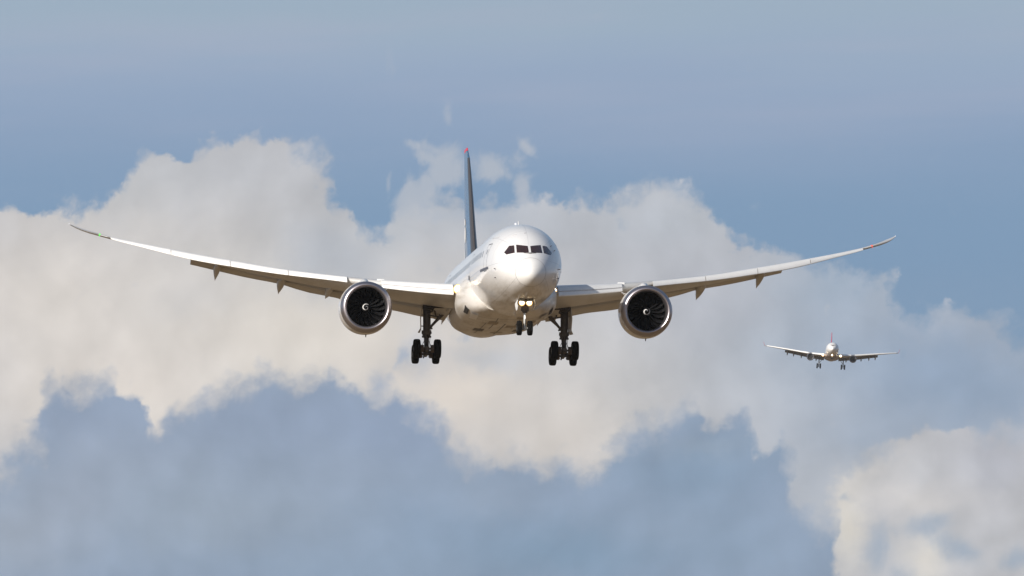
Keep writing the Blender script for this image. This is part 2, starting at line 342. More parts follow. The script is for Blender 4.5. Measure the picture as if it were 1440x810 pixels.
# ---------------------------------------------------------------- ground (below the frame; it throws its warm light up)
def ground():
    me = bpy.data.meshes.new('ground'); bm = bmesh.new()
    rings = [0, 60, 200, 500, 1200, 3000, 8000, 20000, 60000]; N = 48; prev = None
    for r in rings:
        if r == 0: cur = [bm.verts.new((0, 0, 0))]
        else: cur = [bm.verts.new((r*math.cos(2*math.pi*i/N), r*math.sin(2*math.pi*i/N), 0)) for i in range(N)]
        if prev:
            for i in range(N):
                j = (i+1) % N
                if len(prev) == 1: bm.faces.new((prev[0], cur[i], cur[j]))
                else: bm.faces.new((prev[i], cur[i], cur[j], prev[j]))
        prev = cur
    bm.to_mesh(me); bm.free(); o = bpy.data.objects.new('ground', me); COL.objects.link(o)
    m = bpy.data.materials.new('dry_grass_field'); m.use_nodes = True; T = NT(m.node_tree); b = m.node_tree.nodes['Principled BSDF']
    b.inputs['Roughness'].default_value = 0.95
    tc = T.node('ShaderNodeTexCoord')
    n = T.noise(tc.outputs['Object'], 1/60.0, 8, 0.6); n2 = T.noise(tc.outputs['Object'], 1/900.0, 4, 0.5); n3 = T.noise(tc.outputs['Object'], 0.8, 4, 0.6)
    c = T.mix(T.smooth(n, 0.35, 0.65), (0.215, 0.132, 0.056, 1), (0.165, 0.110, 0.048, 1))
    c = T.mix(T.smooth(n2, 0.42, 0.6), c, (0.240, 0.155, 0.075, 1))
    c = T.mix(T.math('MULTIPLY', n3, 0.35), c, (0.11, 0.085, 0.042, 1))
    T.l.new(c, b.inputs['Base Color']); me.materials.append(m); o['kind'] = 'structure'
ground()

import math
def pchip(xs, ys):
    n=len(xs); h=[xs[i+1]-xs[i] for i in range(n-1)]; d=[(ys[i+1]-ys[i])/h[i] for i in range(n-1)]
    m=[0.0]*n
    for i in range(1,n-1):
        if d[i-1]*d[i]>0:
            w1=2*h[i]+h[i-1]; w2=h[i]+2*h[i-1]; m[i]=(w1+w2)/(w1/d[i-1]+w2/d[i])
    m[0]=d[0]; m[-1]=d[-1]
    def f(x):
        if x<=xs[0]: return ys[0]
        if x>=xs[-1]: return ys[-1]
        i=0
        while x>xs[i+1]: i+=1
        t=(x-xs[i])/h[i]
        return ((1+2*t)*(1-t)**2*ys[i]+t*(1-t)**2*h[i]*m[i]+t*t*(3-2*t)*ys[i+1]+t*t*(t-1)*h[i]*m[i+1])
    return f
FT=[(0,-1.15,-1.15,0),(.1,-.82,-1.46,.33),(.3,-.53,-1.66,.585),(.6,-.21,-1.86,.85),(1,.08,-2.03,1.13),(2,.68,-2.32,1.6),(3,1.22,-2.52,1.95),(4,1.75,-2.68,2.2),(6,2.42,-2.86,2.52),(8,2.76,-2.95,2.73),(10,2.92,-2.97,2.84),(13,2.97,-2.97,2.885),(42,2.97,-2.97,2.885),(46,2.95,-2.72,2.78),(50,2.86,-2.1,2.42),(54,2.68,-1.2,1.9),(58,2.35,-.3,1.25),(61,1.95,.45,.65),(62.8,1.55,1.1,.22)]
q=[math.sqrt(r[0]) for r in FT]
fz1=pchip(q,[r[1] for r in FT]); fz0=pchip(q,[r[2] for r in FT]); fw=pchip(q,[r[3] for r in FT])
def fus(s):
    k=math.sqrt(max(s,0)); return fz1(k),fz0(k),fw(k)
def inside(X,s,z):
    t,b,w=fus(s)
    if w<=1e-6: return False
    c=(t+b)/2; h=(t-b)/2
    return (X/w)**2+((z-c)/h)**2<1

# ---------------------------------------------------------------- mesh helpers
class MB:
    """collects shapes; build() links them as one mesh object"""
    def __init__(s): s.bm = bmesh.new(); s.mi = 0
    def face(s, vs):
        try:
            f = s.bm.faces.new(vs); f.material_index = s.mi; f.smooth = True; return f
        except ValueError: return None
    def loft(s, rings, closed=True, cap0=True, cap1=True):
        prev = None; allr = []
        for r in rings:
            if len(r) == 1: cur = [s.bm.verts.new(r[0])]
            else: cur = [s.bm.verts.new(p) for p in r]
            if prev:
                n = max(len(prev), len(cur)); m = n if closed else n-1
                for i in range(m):
                    j = (i+1) % n
                    if len(prev) == 1: s.face((prev[0], cur[i], cur[j]))
                    elif len(cur) == 1: s.face((prev[i], cur[0], prev[j]))
                    else: s.face((prev[i], cur[i], cur[j], prev[j]))
            prev = cur; allr.append(cur)
        if closed:
            if cap0 and len(allr[0]) > 2: s.face(list(reversed(allr[0])))
            if cap1 and len(allr[-1]) > 2: s.face(allr[-1])
        return s
    def revolve(s, prof, n=48, center=(0,0,0), axis='Y', ph=0.0):
        """prof: list of (t, r) along the axis"""
        rings = []
        for t, r in prof:
            if r < 1e-5: rings.append([s._ax(center, axis, t, 0, 0)]); continue
            rings.append([s._ax(center, axis, t, r*math.cos(2*math.pi*i/n+ph), r*math.sin(2*math.pi*i/n+ph)) for i in range(n)])
        return s.loft(rings, True, False, False)
    def _ax(s, c, axis, t, a, b):
        if axis == 'Y': return (c[0]+a, c[1]+t, c[2]+b)
        if axis == 'X': return (c[0]+t, c[1]+a, c[2]+b)
        return (c[0]+a, c[1]+b, c[2]+t)
    def tube(s, p0, p1, r0, r1=None, n=12, caps=True):
        r1 = r0 if r1 is None else r1
        p0, p1 = Vector(p0), Vector(p1); d = (p1-p0).normalized()
        a = d.orthogonal().normalized(); b = d.cross(a)
        ring = lambda p, r: [p + a*(r*math.cos(2*math.pi*i/n)) + b*(r*math.sin(2*math.pi*i/n)) for i in range(n)]
        return s.loft([ring(p0, r0), ring(p1, r1)], True, caps, caps)
    def box(s, c, size, rot=None, bev=0.0):
        m = Matrix.Translation(Vector(c)) @ (rot.to_4x4() if rot else Matrix()) @ Matrix.Diagonal((*[q/2 for q in size], 1))
        r = bmesh.ops.create_cube(s.bm, size=2.0, matrix=m)
        fs = set(f for v in r['verts'] for f in v.link_faces)
        for f in fs: f.material_index = s.mi
        if bev:
            es = list(set(e for f in fs for e in f.edges))
            b = bmesh.ops.bevel(s.bm, geom=es, offset=bev, segments=2, profile=0.7, affect='EDGES')
            for f in b['faces']: f.material_index = s.mi
        return s
    def plate(s, poly, th, nrm):
        """thick plate from a 3D polygon"""
        n = Vector(nrm).normalized()*th
        return s.loft([[Vector(p) for p in poly], [Vector(p)+n for p in poly]])
    def build(s, name, mats, parent=None, off=(0,0,0), loc=None, sharp=35, label=None):
        o_ = Vector(off)
        if loc is None and o_.length > 0:
            for v in s.bm.verts: v.co -= o_
        bmesh.ops.recalc_face_normals(s.bm, faces=s.bm.faces)
        for f in s.bm.faces: f.smooth = True
        me = bpy.data.meshes.new(name); s.bm.to_mesh(me); s.bm.free()
        me.set_sharp_from_angle(angle=R(sharp))
        for m in (mats if isinstance(mats, (list, tuple)) else [mats]): me.materials.append(m)
        o = bpy.data.objects.new(name, me); COL.objects.link(o)
        if parent: o.parent = parent
        if loc: o.location = Vector(loc) - o_
        if label: o['label'] = label
        return o

def empty(name, label, cat, matrix):
    o = bpy.data.objects.new(name, None); COL.objects.link(o); o.empty_display_size = 2
    o.matrix_world = matrix; o['label'] = label; o['category'] = cat
    return o

# camera frame, used only to stand each aircraft on the approach path at its true range
cr_ = Vector((1, 0, 0)); cf_ = Vector((0, math.cos(CAM_ELEV), math.sin(CAM_ELEV))); cu_ = Vector((0, -math.sin(CAM_ELEV), math.cos(CAM_ELEV)))
def aircraft_matrix(p, aft, roll, base):
    """p: station-10 point of the body axis (right, up, range); aft: body axis; base: body point of the empty"""
    toW = lambda q: cr_*q[0] + cu_*q[1] + cf_*q[2]
    A = toW(aft).normalized(); U0 = toW((math.sin(roll), math.cos(roll), 0))
    X = A.cross(U0).normalized(); U = X.cross(A)
    O = CAM_POS + toW(p) + X*base[0] + A*(base[1]-10) + U*base[2]
    m = Matrix((X, A, U)).transposed().to_4x4(); m.translation = O
    return m

# ================================================================ NEAR AIRLINER
BASE = Vector((0, 31, -5.5))
air = empty('airliner', 'large white twin-engine airliner flying head-on in the centre, gear down, blue tail fin', 'airplane',
            aircraft_matrix((0.543, 1.48, 747.5), (-.0817, -.0656, 1.0), .0145, BASE))
def part(mb, name, mats, parent=None, sharp=35, label=None):
    """a part in body co-ordinates (x across, y station from the nose, z up from the axis)"""
    return mb.build(name, mats, parent or air, off=BASE, sharp=sharp, label=label)

# -- fuselage
NR = 72
def ring_at(s, shrink=1.0, dy=0.0, n=NR):
    t, b, w = fus(s); c = (t+b)/2; h = (t-b)/2
    return [(w*shrink*math.sin(2*math.pi*i/n), s+dy, c+h*shrink*math.cos(2*math.pi*i/n)) for i in range(n)]
SR = 0.86
mb = MB()
ss = [SR+0.035] + [1.0, 1.2, 1.4, 1.7, 2.0, 2.3, 2.6, 3.0, 3.4, 3.8, 4.3, 4.8, 5.4, 6.0, 6.7, 7.4, 8.2, 9, 10, 11, 12, 13] + [13+29*i/16 for i in range(1, 17)] + \
     [43, 44, 45, 46, 47, 48, 49, 50, 51, 52, 53, 54, 55, 56, 57, 58, 59, 60, 61, 61.8, 62.5]
rings = [ring_at(s) for s in ss] + [[(0, 62.8, (FT[-1][1]+FT[-1][2])/2)]]
mb.loft(rings, cap0=False)
fuselage = part(mb, 'fuselage', M['white'])
fp = lambda mb, name, mats, label=None: part(mb, name, mats, fuselage, label=label)
fp(MB().loft([[(0, 0, -1.15)]] + [ring_at(s) for s in (.004, .015, .035, .07, .12, .18, .26, .35, .45, .56, .70, .80, SR)], cap1=False), 'radome', M['radome'])
fp(MB().loft([ring_at(SR-.03, .985), ring_at(SR+.08, .985)], cap0=False, cap1=False), 'radome_seal', M['line'])

def surf_x(X, z, off=0.02):
    """station where the nose skin passes through (X, z)"""
    lo, hi = 0.0, 14.0
    for _ in range(40):
        m = (lo+hi)/2
        if inside(X, m, z): hi = m
        else: lo = m
    return Vector((X, hi - off, z))
def nose_patch(mb, corners, off=0.02, n=8, lift=None):
    """patch on the nose, corners given as (x, z) in order; bilinear between four, fan for more"""
    c = [Vector((p[0], p[1])) for p in corners]
    if len(c) == 5: c = [c[0], c[1], c[2], (c[3]), c[4]]
    def grid(a, b, d, e):
        V = [[mb.bm.verts.new(surf_x(*((a*(1-i/n)+b*(i/n))*(1-j/n) + (e*(1-i/n)+d*(i/n))*(j/n)), off)) for i in range(n+1)] for j in range(n+1)]
        for j in range(n):
            for i in range(n): mb.face((V[j][i], V[j][i+1], V[j+1][i+1], V[j+1][i]))
    if len(c) == 4: grid(*c)
    else:
        grid(c[0], c[1], c[2], c[3]); 
        mid = c[3]
        V = [mb.bm.verts.new(surf_x(p[0], p[1], off)) for p in (c[0], c[3], c[4])]; mb.face(V)
    return mb
for sx in (-1, 1):
    # rounded corners come from a slightly smaller upper pane laid in a dark frame
    fr = [(sx*.085, .915), (sx*.845, 1.035), (sx*.885, .415), (sx*.075, .385)]
    w = fp(nose_patch(MB(), fr, .018), 'cockpit_window', M['glass'])
    sd = [(sx*.975, .995), (sx*1.30, .972), (sx*1.655, .50), (sx*1.53, .325), (sx*1.005, .415)]
    w2 = MB()
    c = [Vector(p) for p in sd]; n = 8
    # split the five-sided side window into two quads
    q1 = [c[0], c[1], (c[3]+c[4])/2*0.0 + c[4]*0.35 + c[3]*0.65, c[4]]; q2 = [c[1], c[2], c[3], q1[2]]
    for q in (q1, q2): nose_patch(w2, q, .02, 6)
    bmesh.ops.remove_doubles(w2.bm, verts=w2.bm.verts, dist=.002)
    fp(w2, 'cockpit_window', M['glass'], label='slanted five-sided side cockpit window')
    # wiper
    a = surf_x(sx*.04, .33, .04); b = surf_x(sx*.42, .385, .05)
    fp(MB().tube(a, b, .018, .012, 6).tube(a, surf_x(sx*.03, .40, .05), .03, .02, 6), 'wiper', M['probe'])

def side_pt(s, z, side, off):
    t, b, w = fus(s); c = (t+b)/2; h = (t-b)/2
    q = max(-1, min(1, (z-c)/h)); X = w*math.sqrt(1-q*q)
    n = Vector((X/w**2, 0, (z-c)/h**2)).normalized()
    p = Vector((X, s, z)) + n*off
    return Vector((side*p.x, p.y, p.z))
def side_patch(mb, s0, s1, z0, z1, side, off=.012, ns=2, nz=4, ell=False):
    if ell:
        c = mb.bm.verts.new(side_pt((s0+s1)/2, (z0+z1)/2, side, off)); rim = []
        for i in range(12):
            a = 2*math.pi*i/12; f = lambda q: math.copysign(abs(q)**.6, q)
            rim.append(mb.bm.verts.new(side_pt((s0+s1)/2+(s1-s0)/2*f(math.cos(a)), (z0+z1)/2+(z1-z0)/2*f(math.sin(a)), side, off)))
        for i in range(12): mb.face((c, rim[i], rim[(i+1) % 12]))
        return mb
    V = [[mb.bm.verts.new(side_pt(s0+(s1-s0)*i/ns, z0+(z1-z0)*j/nz, side, off)) for i in range(ns+1)] for j in range(nz+1)]
    for j in range(nz):
        for i in range(ns): mb.face((V[j][i], V[j][i+1], V[j+1][i+1], V[j+1][i]))
    return mb
def side_frame(mb, s0, s1, z0, z1, side, t=.05, off=.016):
    side_patch(mb, s0, s0+t, z0, z1, side, off, 1, 8); side_patch(mb, s1-t, s1, z0, z1, side, off, 1, 8)
    side_patch(mb, s0+t, s1-t, z0, z0+t, side, off, 3, 1); side_patch(mb, s0+t, s1-t, z1-t, z1, side, off, 3, 1)
    return mb
for side in (-1, 1):
    for s0 in (6.6, 17.2, 39.5, 51.6):
        d = fp(side_frame(MB(), s0, s0+1.07, -.55, 1.35, side, .045), 'passenger_door', M['text'])
        part(side_patch(MB(), s0+.40, s0+.66, .62, .98, side, .018, 1, 3, True), 'door_window', M['pane'], d)
    # cabin windows
    sw = 8.6; k = 0
    while sw < 50.5:
        if not any(s0-.45 < sw < s0+1.25 for s0 in (17.2, 39.5)):
            fp(side_patch(MB(), sw, sw+.28, .52, .99, side, .014, ell=True), 'cabin_window', M['pane'])
        sw += .86
    # large pale livery band letters are unreadable at this angle; cargo hatches and probes
    for s0, s1 in ((11.8, 14.4), (42.5, 45.0)):
        if side > 0: fp(side_frame(MB(), s0, s1, -2.2, -.6, side, .03), 'cargo_door', M['line'])
# probes, ports and antennas the photo shows
def side_blade(s, z, side, ln, ht, name):
    p = side_pt(s, z, side, 0); q = side_pt(s, z, side, ht)
    fp(MB().tube(p, q, .03, .022, 8).tube(q, q+Vector((0, -ln, 0)), .024, .012, 8), name, M['probe'])
side_blade(3.95, -.57, -1, .22, .10, 'pitot_probe'); side_blade(4.2, -1.15, -1, .16, .10, 'pitot_probe')
side_blade(3.95, -.57, 1, .22, .10, 'pitot_probe'); side_blade(4.2, -1.15, 1, .16, .10, 'pitot_probe')
side_blade(3.9, 1.0, 1, .2, .09, 'pitot_probe'); side_blade(3.95, .70, 1, .2, .09, 'pitot_probe')
fp(side_patch(MB(), 6.0, 9.4, -.47, -.30, -1, .02, 4, 2), 'service_panel', M['text'])
fp(side_patch(MB(), 18.0, 18.8, -.42, -.12, -1, .02, 2, 2), 'static_port', M['text'])
for (X, z, l) in ((-1.9, 1.76, .34), (-.84, 1.80, .26), (-.1, 1.95, .15)):
    a = surf_x(X-l/2, z-.02, .01); b = surf_x(X+l/2, z+.02, .01)
    fp(MB().tube(a, b, .022, .022, 6), 'skin_vent', M['line'])
for s_, h_ in ((11.5, .34), (18.0, .30), (33.0, .36)):
    t = fus(s_)[0]
    fp(MB().loft([[(-.04, s_, t-.05), (0, s_-.22, t-.05), (.04, s_, t-.05), (0, s_+.25, t-.05)], [(-.015, s_+.16, t+h_), (0, s_+.05, t+h_), (.015, s_+.16, t+h_), (0, s_+.28, t+h_)]]), 'antenna', M['mark'])
fp(MB().revolve([(-.10, 0), (-.07, .05), (0, .08), (.07, .05), (.10, 0)], 16, (-.3, 10.2, 2.98)), 'beacon_light', M['whitel'])
for s_, x_ in ((9.5, .25), (12.0, -.2), (14.5, .1)):
    b = fus(s_)[1]
    fp(MB().loft([[(x_-.03, s_, b+.05), (x_, s_-.2, b+.05), (x_+.03, s_, b+.05), (x_, s_+.25, b+.05)], [(x_-.012, s_+.14, b-.28), (x_, s_+.04, b-.28), (x_+.012, s_+.14, b-.28), (x_, s_+.27, b-.28)]]), 'belly_antenna', M['door'])

# -- wing to body fairing
BF = [(16.2, -1.6, -2.75, 1.9), (17.4, -1.0, -2.98, 2.65), (18.8, -.35, -3.10, 3.12), (20.2, .10, -3.18, 3.40), (21.6, .30, -3.22, 3.56), (23.5, .25, -3.26, 3.52), (26, .1, -3.30, 3.35),
      (29, 0, -3.32, 3.30), (32, -.2, -3.30, 3.25), (35, -.7, -3.22, 3.0), (37.5, -1.4, -3.10, 2.5), (39.6, -2.2, -2.99, 1.5)]
bs = [r[0] for r in BF]; ft, fb, fww = (pchip(bs, [r[k] for r in BF]) for k in (1, 2, 3))
def sup(w, h, c, s, e, n=64):
    f = lambda q: math.copysign(abs(q)**(2/e), q)
    return [(w*f(math.sin(2*math.pi*i/n)), s, c+h*f(math.cos(2*math.pi*i/n))) for i in range(n)]
mb = MB(); mb.loft([sup(fww(s), (ft(s)-fb(s))/2, (ft(s)+fb(s))/2, s, 2.7) for s in [16.2+23.4*i/44 for i in range(45)]])
belly = part(mb, 'belly_fairing', M['fairing'])
def belly_pt(s, x, off):  # underside / flank point at x
    w, h, c = fww(s), (ft(s)-fb(s))/2, (ft(s)+fb(s))/2
    q = min(.999, abs(x)/w); z = c - h*(1-q**2.7)**(1/2.7)
    nx = (q**1.7)/w; nz = -(((c-z)/h)**1.7)/h; n = Vector((math.copysign(nx, x), 0, nz)).normalized()
    return Vector((x, s, z)) + n*off + Vector((0, -off*.5, 0))
def belly_patch(mb, s0, s1, x0, x1, off=.02, skew=0.0, n=6):
    V = [[mb.bm.verts.new(belly_pt(s0+(s1-s0)*i/n + skew*j/n, x0+(x1-x0)*j/n, off)) for i in range(n+1)] for j in range(n+1)]
    for j in range(n):
        for i in range(n): mb.face((V[j][i], V[j][i+1], V[j+1][i+1], V[j+1][i]))
    return mb
for sx in (-1, 1):
    a = part(belly_patch(MB(), 18.5, 20.1, sx*2.84, sx*3.09, .03, .35), 'air_inlet', M['dark'], belly)  # dark patch on the skin in place of the shaded opening
    part(belly_patch(MB(), 18.3, 20.4, sx*2.20, sx*2.66, .09, .25), 'inlet_door', M['door'] if sx > 0 else M['mark'], belly)  # left door whiter: sunlight put into its colour
    part(belly_patch(MB(), 27.5, 29.9, sx*1.05, sx*1.75, .015), 'exhaust_louvre', M['strut'], belly)
for (s0, s1, x0, x1) in ((20.6, 22.6, -1.25, -.55), (20.6, 22.6, 1.4, 2.1), (23.5, 25.2, .2, 1.1), (17.8, 18.6, .5, 1.0), (30.2, 31.0, -.4, .5)):
    part(belly_patch(MB(), s0, s1, x0, x1, .014, .3), 'access_panel', M['panel'], belly)
for (s0, s1, x0, x1) in ((18.9, 18.96, -2.4, 2.4), (20.3, 20.36, -2.5, 2.5), (18.5, 27, -.82, -.77), (18.5, 27, .77, .82), (22, 22.05, -2.6, 2.6), (25.4, 25.46, -2.7, 2.7), (28.6, 28.66, -2.7, 2.7), (22, 33, -.04, .04), (22, 33, -1.4, -1.35), (22, 33, 1.35, 1.4)):
    part(belly_patch(MB(), s0, s1, x0, x1, .012, 0, 14), 'panel_joint', M['text'], belly)

# -- wings
WX = [2.2, 3.0, 5.0, 7.0, 9.0, 10.0, 12.0, 14.5, 17, 20, 22, 25, 27.2, 28.2, 29, 29.6, 30.06]
PX_ = [2.2, 2.9, 9.9, 28, 29, 29.6, 30.06]
fLE = pchip(PX_, [21.0, 21.5, 26.4, 39.2, 40.25, 41.2, 42.5]); fTE = pchip([2.2, 2.9, 10, 28, 29, 30.06], [35.0, 35.0, 35.8, 41.7, 42.3, 43.1])
fTop = pchip([2.2, 3.2, 8.5, 10.3, 15.2, 18.7, 22, 27.3, 28.5, 29.3, 30.06], [-.55, -.45, .03, .24, .98, 1.70, 2.42, 3.72, 4.08, 4.38, 4.86])
fBot = pchip([2.2, 3.75, 8.5, 11, 16, 18.7, 21.3, 25, 27.3, 30.06], [-1.4, -1.27, -.62, -.12, .66, 1.18, 1.72, 2.80, 3.53, 4.8])
fTh = pchip([2.2, 3, 10, 20, 24, 27.2, 28.2, 30.06], [1.6, 1.5, .92, .44, .26, .17, .18, .05])
fLZ = pchip([2.2, 3, 10, 20, 27.2, 28.2, 29, 29.6, 30.06], [-1.0, -.95, -.08, 1.72, 3.62, 3.92, 4.20, 4.50, 4.84])
fTZ = pchip([2.2, 3, 5, 10, 15, 20, 25, 28, 30.06], [-1.6, -1.55, -1.25, -.38, .62, 1.90, 3.14, 4.02, 4.9])
AF = [(0, 0), (.006, .12), (.02, .21), (.05, .31), (.10, .40), (.20, .48), (.32, .50), (.45, .46), (.60, .36), (.75, .23), (.88, .11), (1, .012)]
AL = [(1, -.012), (.88, -.06), (.75, -.16), (.60, -.32), (.45, -.45), (.32, -.50), (.20, -.46), (.10, -.36), (.05, -.27), (.02, -.18), (.006, -.10)]
def wing_ring(X, side):
    a, b, za, zb, t = fLE(X)+.25*(1 if X < 28 else 0), fTE(X), fLZ(X), fTZ(X), fTh(X)
    return [(side*X, a+(b-a)*c, za+(zb-za)*c+t*h) for c, h in AF+AL]
def wing_low(X, c):
    a, b = fLE(X), fTE(X); h = pchip([0, .05, .1, .2, .32, .45, .6, .75, .88, 1], [0, -.27, -.36, -.46, -.5, -.45, -.32, -.16, -.06, -.012])(c)
    return a+(b-a)*c, fLZ(X)+(fTZ(X)-fLZ(X))*c+fTh(X)*h
SLP = [(.95, 1.0), (.55, .955), (.20, .84), (-.10, .64), (-.32, .40), (-.46, .19), (-.50, .08), (-.47, .01), (-.40, 0.0), (-.33, .06), (-.20, .22), (.02, .48), (.35, .74), (.93, .965)]
FLP = [(0, .02), (.05, .14), (.15, .22), (.3, .24), (.5, .19), (.75, .09), (1, .01), (1, -.012), (.7, -.03), (.4, -.07), (.15, -.10), (.04, -.08)]
lamps = []
for side in (-1, 1):
    wing = part(MB().loft([wing_ring(X, side) for X in WX]), 'wing', [M['wing']], sharp=50)
    wp = lambda mb, name, mats, label=None: part(mb, name, mats, wing, label=label)
    # drooped slats
    for x0, x1 in ((3.72, 8.55), (10.9, 14.9), (14.94, 18.9), (18.94, 23.0), (23.04, 27.2)):
        rr = []
        for i in range(9):
            X = x0+(x1-x0)*i/8; h = fTop(X)-fBot(X); s0 = fLE(X); zb = fBot(X); k = max(h, .38)
            rr.append([(side*X, s0+a*k*1.05, zb+b*h) for a, b in SLP])
        sl_ = wp(MB().loft(rr), 'slat', M['slat'])
        if x0 > 5: continue
        kk = .050
        part(MB().loft([[(side*X, fLE(X)-.322*max(fTop(X)-fBot(X), .38)*1.05-.012, fBot(X)+(fTop(X)-fBot(X))*.40+q) for q in (-kk, kk)] + [(side*X, fLE(X)-.28*max(fTop(X)-fBot(X), .38), fBot(X)+(fTop(X)-fBot(X))*.40-.02)] for X in [x0+.02+(x1-x0-.04)*i/8 for i in range(9)]]), 'slat_line', M['line'], sl_)  # thin darker strip along the inboard slat's front face
    # flaps
    zf = pchip([3.3, 4.9, 7, 9.2, 10.9, 13.2, 15, 17.3, 21.4], [-2.14, -1.90, -1.46, -1.14, -.62, -.16, .40, .86, 1.86])
    for x0, x1, ch in ((3.25, 9.3, 2.7), (10.1, 21.4, 1.9)):
        rr = []
        for i in range(13):
            X = x0+(x1-x0)*i/12; s1 = fTE(X)+.8; z1 = zf(X); c = ch*(1-.25*i/12)
            ang = math.asin(min(.75, (fTZ(X)-.10-z1+.15)/c*.9)); ca, sa = math.cos(ang), math.sin(ang)
            s0 = s1-c*ca; z0 = z1+c*sa
            rr.append([(side*X, s0+c*(a*ca+b*sa), z0+c*(-a*sa+b*ca)) for a, b in FLP])
        wp(MB().loft(rr), 'flap', M['flap'])
    rr = []
    for X in (9.35, 9.7, 10.05):
        s1 = fTE(X)+.5; z1 = zf(X)+.25; c = 1.7; ca, sa = math.cos(.35), math.sin(.35)
        rr.append([(side*X, s1-c*ca+c*(a*ca+b*sa), z1+c*sa+c*(-a*sa+b*ca)) for a, b in FLP])
    wp(MB().loft(rr), 'flaperon', M['flap'])
    # flap track fairings
    for X, zt, wd in ((19.6, .72, .24), (15.1, -.27, .27), (11.75, -.62, .22), (3.45, -2.42, .20)):
        sA, zA = wing_low(X, .42); sB = fTE(X)+1.55; rr = []; n = 12
        for i in range(n+1):
            t = i/n; s_ = sA+(sB-sA)*t
            zw = wing_low(X, min(1, .42+.58*t/.62))[1] + .10
            if t > .62: zw = zw + (zt+.12-zw)*((t-.62)/.38)
            zb = zA - .02 + (zt-zA)*t**1.35 - .18*math.sin(math.pi*min(1, t*1.05))*(1 if X > 5 else .4)
            w = wd*min(1, (t*5)**.6+.04)*(1-.96*max(0, (t-.55)/.45)**1.3)
            zc, h = (zw+zb)/2, max(.02, abs(zw-zb)/2)
            if t == 1: zc, h, w = zt, .02, .01
            rr.append([(side*X+w*math.sin(2*math.pi*k/14), s_, zc+h*math.cos(2*math.pi*k/14)) for k in range(14)])
        wp(MB().loft(rr), 'flap_track_fairing', M['flap'])
    # raked tip edge, navigation light, strobe
    rr = []
    for X in (27.25, 27.7, 28.2, 28.7, 29.2, 29.6, 29.95):
        s_, z_, t = fLE(X), fLZ(X), fTh(X)*.42
        e = .25 if X < 28 else 0
        rr.append([(side*X, s_+e+.22, z_+t), (side*X, s_+e+.03, z_+t*.75), (side*X, s_+e-.06, z_), (side*X, s_+e+.03, z_-t*.75), (side*X, s_+e+.22, z_-t)])
    tip = wp(MB().loft(rr), 'raked_wingtip', M['tipgrey'])
    Xn = 27.95
    part(MB().revolve([(-.12, 0), (-.09, .06), (0, .10), (.2, .10), (.3, 0)], 12, (side*Xn, fLE(Xn)+.2, fLZ(Xn)+.02)), 'navigation_light', M['green'] if side < 0 else M['red'], wing,
         label='green wingtip light' if side < 0 else 'red wingtip light')
    part(MB().revolve([(-.08, 0), (-.05, .03), (.1, .04), (.2, 0)], 10, (side*30.03, 42.55, 4.86)), 'strobe_light', M['whitel'], wing)
    for q in (12.2, 16.6, 20.4):
        wp(MB().tube((side*q, fLE(q)+.9, fTop(q)), (side*q, fLE(q)+.9, fTop(q)+.09), .03, .02, 6), 'vortex_tab', M['line'])
    # landing light in the wing root
    lr = MB().revolve([(-.02, .0), (-.02, .26), (.15, .30), (.5, .30)], 20, (side*3.40, 21.62, -.86)); wp(lr, 'light_housing', M['tipgrey'])
    big = side < 0
    g = part(MB().revolve([(-.05, 0), (-.03, .34 if big else .17), (.02, .34 if big else .17)], 20, (side*3.40, 21.57, -.86)), 'landing_light', M['lampglare'], wing)
    part(MB().revolve([(-.11, 0), (-.07, .25 if big else .13), (.0, .25 if big else .13)], 18, (side*3.40, 21.57, -.84)), 'lamp_bulb', M['lamp'], g)

